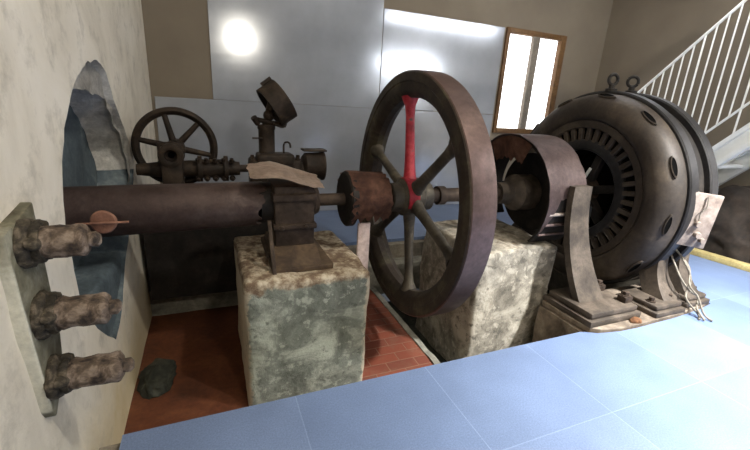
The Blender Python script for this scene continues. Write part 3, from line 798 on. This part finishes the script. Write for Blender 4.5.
# valve body in front of the wheel
t_ = thing('gate_valve', 'dark valve with bored housing in front of the hand wheel and a flanged side pipe', 'valve', (-.28, .66, .5))
yv = .56
bm = newbm(); lathe(bm, [(-.05, .036), (-.055, .05), (-.05, .072), (.07, .075), (.07, .02), (-.01, .02), (-.01, .036)], (-.285, yv, .845), 'y', 36, closed='loop'); link('bored_housing', bm, M['gear'], t_)
bm = newbm(); lathe(bm, [(-.008, 0), (-.008, .036), (.0, .036), (0, 0)], (-.285, yv, .845), 'y', 28); link('bore', bm, M['black'], t_)
bm = newbm(); box(bm, -.345, -.225, yv - .045, yv + .075, .50, .81, .012); link('valve_body', bm, M['gear'], t_)
bm = newbm(); prism(bm, [(-.36, .92), (-.21, .92), (-.2, .86), (-.36, .86)], 'y', yv + .0, yv + .06, .01); link('yoke', bm, M['gear'], t_)
bm = newbm(); lathe(bm, [(0, 0), (0, .05), (.05, .055), (.1, .055), (.1, .085), (.125, .085), (.125, .062), (.26, .062), (.26, .085), (.285, .085), (.285, .05), (.36, .045), (.36, .025), (.46, .025), (.46, 0)], (-.24, .64, .745), 'x', 36); link('side_pipe', bm, M['gear'], t_)
for i in range(5):
    bm = newbm(); hexbolt(bm, (-.14 + i * .052, .585, .80), (0, -.3, 1), .013, .02); link('bolt', bm, M['gear'], t_)
    bm = newbm(); hexbolt(bm, (-.14 + i * .052, .582, .69), (0, -1, -.4), .013, .02); link('bolt', bm, M['gear'], t_)
bm = newbm(); rod(bm, (-.49, .62, .745), (-.25, .62, .745), .035, .06, 18); link('spindle', bm, M['gear'], t_)
# governor: casing, upright cylinder, tilted pulley
t_ = thing('governor', 'rusted governor with an upright cylinder behind the torn lid', 'governor', (.33, .75, .5))
bm = newbm(); box(bm, .19, .56, .66, .86, .50, .80, .03, 3); box(bm, .24, .50, .64, .80, .76, .84, .02, 3)
for v in bm.verts: v.co += Vector((1, 1, 1)) * .006 * fbm(v.co, 12)
link('casing', bm, M['gear'], t_, 50)
bm = newbm(); lathe(bm, [(0, 0), (0, .062), (.03, .062), (.04, .056), (.2, .056), (.21, .062), (.235, .06), (.24, 0)], (.318, .74, .80), 'z', 32); link('upright_cylinder', bm, M['gear'], t_, 40)
bm = newbm(); rod(bm, (.215, .70, .945), (.29, .70, .945), .006, seg=8); link('side_pin', bm, M['gear'], t_)
bm = newbm(); tube(bm, [(.435, .72, .82), (.435, .72, .90), (.455, .72, .92), (.478, .72, .91), (.483, .72, .88)], .007, 8); link('hook', bm, M['gear'], t_, 60)
for x in (.21, .41, .47, .53):
    bm = newbm(); hexbolt(bm, (x, .69, .80 if x > .25 and x < .5 else .80), (0, 0, 1), .014, .03); link('bolt', bm, M['gear'], t_)
bm = newbm(); rod(bm, (.225, .72, 1.075), (.45, .72, 1.035), .018, .014, 12); rod(bm, (.23, .71, 1.085), (.26, .73, 1.04), .022, .02, 12); tube(bm, [(.36, .70, 1.05), (.42, .69, 1.03), (.445, .70, 1.05), (.43, .72, 1.075)], .011, 8); link('lever', bm, M['gear'], t_, 50)
bm = newbm(); rod(bm, (.318, .74, 1.03), (.36, .74, 1.2), .03, .028, 14); bmesh.ops.create_icosphere(bm, subdivisions=2, radius=.04, matrix=Matrix.Translation((.335, .73, 1.10))); link('stem', bm, M['gear'], t_, 60)
ax = Vector((.62, -.62, .38)).normalized()
ctr = Vector((.392, .72, 1.185))
bm = newbm(); lathe(bm, [(-.045, .0), (-.045, .03), (-.035, .112), (-.066, .124), (-.066, .143), (.06, .146), (.06, .13), (.03, .118), (.02, .03), (.02, 0)], ctr, frame_to(Vector((.82, .06, .57))), 48); link('tilted_pulley', bm, M['gear'], t_, 40)
bm = newbm(); rod(bm, ctr + Vector((-.10, .0, .11)), ctr + Vector((-.04, 0, .16)), .02, .016, 10); link('pulley_lug', bm, M['gear'], t_)
t_ = thing('end_valve', 'small dark drum-shaped valve with a flat top plate right of the governor', 'valve', (.66, .75, .5))
bm = newbm(); lathe(bm, [(0, 0), (0, .07), (.02, .095), (.13, .1), (.145, .112), (.16, .112), (.16, 0)], (.575, .75, .745), 'x', 40); link('drum', bm, M['gear'], t_, 40)
bm = newbm(); box(bm, .575, .75, .69, .81, .855, .87, .004); link('top_plate', bm, M['gear'], t_)
bm = newbm(); box(bm, .575, .635, .69, .81, .46, .70, .01); link('stand', bm, M['gear'], t_)
bm = newbm(); rod(bm, (.54, .73, .72), (.60, .73, .72), .05, seg=18); link('link_pipe', bm, M['gear'], t_)
# dark heap on the red pit floor
bm = newbm(); bmesh.ops.create_icosphere(bm, subdivisions=4, radius=1, matrix=Matrix.Translation((-.42, .02, PZ + .01)) @ Matrix.Diagonal((.09, .17, .06, 1)))
for v in bm.verts: v.co += Vector((fbm(v.co, 14), fbm(v.co + Vector((2, 2, 2)), 14), .7 * fbm(v.co + Vector((5, 2, 2)), 14))) * .03
for v in bm.verts: v.co.z = max(v.co.z, PZ)
o = link('rubble_heap', bm, M['dark_soil'], None, 60); rebase(o, (-.42, .02, PZ)); tag(o, 'small dark mossy heap on the red pit floor by the left wall', 'rubble')

# ------------------------------------------------------------------ stairs
XS = 4.4
st = thing('staircase', 'white metal stairs with slim railing rising towards the right in front of the right wall', 'staircase', (4.7, .6, 0))
def zs(y): return 1.005 + (.128 - y) * 1.06       # top edge of stringer
YT = -1.75; YL = .98
for xx in (XS, 4.98):
    bm = newbm(); c0 = []
    prism(bm, [(YL + .09, 0), (YT, zs(YT) - .02), (YT, zs(YT) - .05), (YL + .04, 0)] if False else [(1.06, .015), (YT, zs(YT)), (YT, zs(YT) - .055), (1.0, .015)], 'x', xx, xx + .06, .003)
    prism(bm, [(.86, .015), (YT, zs(YT) - .19), (YT, zs(YT) - .25), (.80, .015)], 'x', xx, xx + .06, .003)
    prism(bm, [(1.03, .012), (YT, zs(YT) - .03), (YT, zs(YT) - .23), (.83, .012)], 'x', xx + .035, xx + .045)
    link('stringer', bm, M['white'], st, 30)
k = 0; y = .80
while y > YT + .1:
    bm = newbm(); z = zs(y) - .09
    box(bm, XS + .05, 4.975, y - .14, y + .06, z, z + .03, .003); link('tread', bm, M['white'], st, 30); y -= .19
zr0 = lambda y: zs(y) + .17 + .055; zr1 = lambda y: 1.535 + (.972 - y) * 1.0
bm = newbm(); rod(bm, (XS + .02, 1.0, zr1(1.0)), (XS + .02, YT, zr1(YT)), .014, seg=10); rod(bm, (XS + .02, .95, zr0(.95)), (XS + .02, YT, zr0(YT)), .011, seg=10)
rl = link('railing', bm, M['white'], st, 40)
y = .93; k = 0
while y > YT:
    bm = newbm(); rod(bm, (XS + .02, y, zr0(y) if k % 6 else zs(y) - .02), (XS + .02, y, zr1(y)), .0075 if k % 6 else .009, seg=8); link('baluster', bm, M['white'], rl, 40); y -= .078; k += 1
bm = newbm()
N = 5
bmesh.ops.create_icosphere(bm, subdivisions=5, radius=1, matrix=Matrix.Translation((4.66, -.15, .12)) @ Matrix.Diagonal((.30, .52, .55, 1)))
for v in bm.verts:
    v.co += Vector((fbm(v.co, 5), fbm(v.co + Vector((2, 2, 2)), 5), fbm(v.co + Vector((5, 2, 2)), 5))) * .06; v.co.z = max(v.co.z, 0.002)
o = link('covered_heap', bm, M['heap'], None, 60); rebase(o, (4.66, -.15, 0)); tag(o, 'dark brown covered heap on the floor beneath the white stairs', 'heap')
bm = newbm(); box(bm, -.05, .05, -.36, .36, 0, .05, .004, 2, Matrix.Translation((4.26, -.24, 0)) @ Matrix.Rotation(radians(6), 4, 'Z'))
o = link('wooden_plank', bm, M['plank'], None, 30); rebase(o, (4.26, -.24, 0)); tag(o, 'yellowish timber plank on the blue floor beside the dark heap', 'plank')

# ------------------------------------------------------------------ lamps of the hall
def tube_lamp(x0, x1, y, z, label, m='tube'):
    t_ = thing('fluorescent_lamp', label, 'ceiling lamp', ((x0 + x1) / 2, y, z))
    bm = newbm(); box(bm, x0 - .03, x1 + .03, y - .05, y + .05, z + .03, z + .09, .005); link('lamp_housing', bm, M['white'], t_)
    for s in (-1, 1):
        bm = newbm(); rod(bm, (x0 if s < 0 else x1, y, z + .08), (x0 if s < 0 else x1, y, ZC), .006, seg=8); link('hanger', bm, M['white'], t_)
    bm = newbm(); rod(bm, (x0, y, z), (x1, y, z), .03, seg=16); link('lamp_tube', bm, M[m], t_)
tube_lamp(2.54, 4.55, .30, 2.5, 'long fluorescent tube hanging above the generator')
tube_lamp(3.5, 4.95, -2.2, 2.1, 'long fluorescent tube hanging above the tiled floor in front', 'tube_b')
t_ = thing('ceiling_bulb', 'round bulb hanging above the left part of the tiled floor', 'ceiling lamp', (.66, -2.95, 2.35))
bm = newbm(); bmesh.ops.create_icosphere(bm, subdivisions=3, radius=.09, matrix=Matrix.Translation((.66, -2.95, 2.35))); link('bulb', bm, M['bulb'], t_)
bm = newbm(); rod(bm, (.66, -2.95, 2.43), (.66, -2.95, ZC), .012, seg=10); link('pendant', bm, M['white'], t_)

t_ = thing('ceiling_globe', 'large bright globe lamp close under the ceiling in front of the machines', 'ceiling lamp', (2.1, -2.7, 4.45))
bm = newbm(); bmesh.ops.create_icosphere(bm, subdivisions=3, radius=.12, matrix=Matrix.Translation((2.1, -2.7, 4.45))); link('globe', bm, M['globe'], t_)
bm = newbm(); rod(bm, (2.1, -2.7, 4.56), (2.1, -2.7, ZC), .02, seg=12); link('ceiling_mount', bm, M['white'], t_)

# daylight from the open front of the hall, mostly from the right
def area(name, loc, rot, sx, sy, power, col):
    l = bpy.data.lights.new(name, 'AREA'); l.shape = 'RECTANGLE'; l.size = sx; l.size_y = sy; l.energy = power; l.color = col
    o = bpy.data.objects.new(name, l); o.location = loc; o.rotation_euler = rot; COL.objects.link(o); return o
t_ = thing('floor_fill_lamp', 'added shaded lamp that whitens the right part of the tiled floor', 'ceiling lamp', (2.9, -2.0, 2.4))  # unseen lamp with a spot, added to brighten the right part of the floor
bm = newbm(); lathe(bm, [(0, .24), (.12, .12), (.2, .05), (.2, .04), (.115, .11), (0, .23)], (2.9, -2.0, 2.4), 'z', 40, closed='loop'); link('lamp_shade', bm, M['ring'], t_)
bm = newbm(); rod(bm, (2.9, -2.0, 2.59), (2.9, -2.0, ZC), .01, seg=10); link('pendant', bm, M['ring'], t_)
sl = bpy.data.lights.new('floor_fill_light', 'SPOT'); sl.energy = 1700; sl.spot_size = radians(122); sl.spot_blend = 1; sl.shadow_soft_size = .1; sl.color = (.97, .99, 1)
so = bpy.data.objects.new('floor_fill_light', sl); so.location = (2.9, -2.0, 2.42); COL.objects.link(so)
area('daylight_doorway', (4.7, -3.4, 1.6), (radians(72), 0, radians(58)), 1.6, 2.0, 30, (.95, .98, 1))
w = bpy.data.worlds.new('hall_world'); S.world = w; w.use_nodes = True
w.node_tree.nodes['Background'].inputs[0].default_value = (.80, .88, 1, 1); w.node_tree.nodes['Background'].inputs[1].default_value = .08

# ------------------------------------------------------------------ camera
cd = bpy.data.cameras.new('camera'); co = bpy.data.objects.new('camera', cd); COL.objects.link(co); S.camera = co
yaw, pitch, roll = .40620660, .29923142, .06001580
f = Vector((sin(yaw) * cos(pitch), cos(yaw) * cos(pitch), -sin(pitch))); r = Vector((cos(yaw), -sin(yaw), 0)); u = r.cross(f)
r2 = cos(roll) * r + sin(roll) * u; u2 = -sin(roll) * r + cos(roll) * u
co.matrix_world = Matrix.Translation((-.06403654, -2.19136141, 1.22256179)) @ Matrix((r2, u2, -f)).transposed().to_4x4()
cd.sensor_fit = 'HORIZONTAL'; cd.sensor_width = 36; cd.lens = 393.1156 / 750 * 36; cd.clip_start = .02
vs = S.view_settings; vs.view_transform = 'Standard'; vs.look = 'None'; vs.exposure = .15; vs.gamma = 1; vs.use_curve_mapping = False
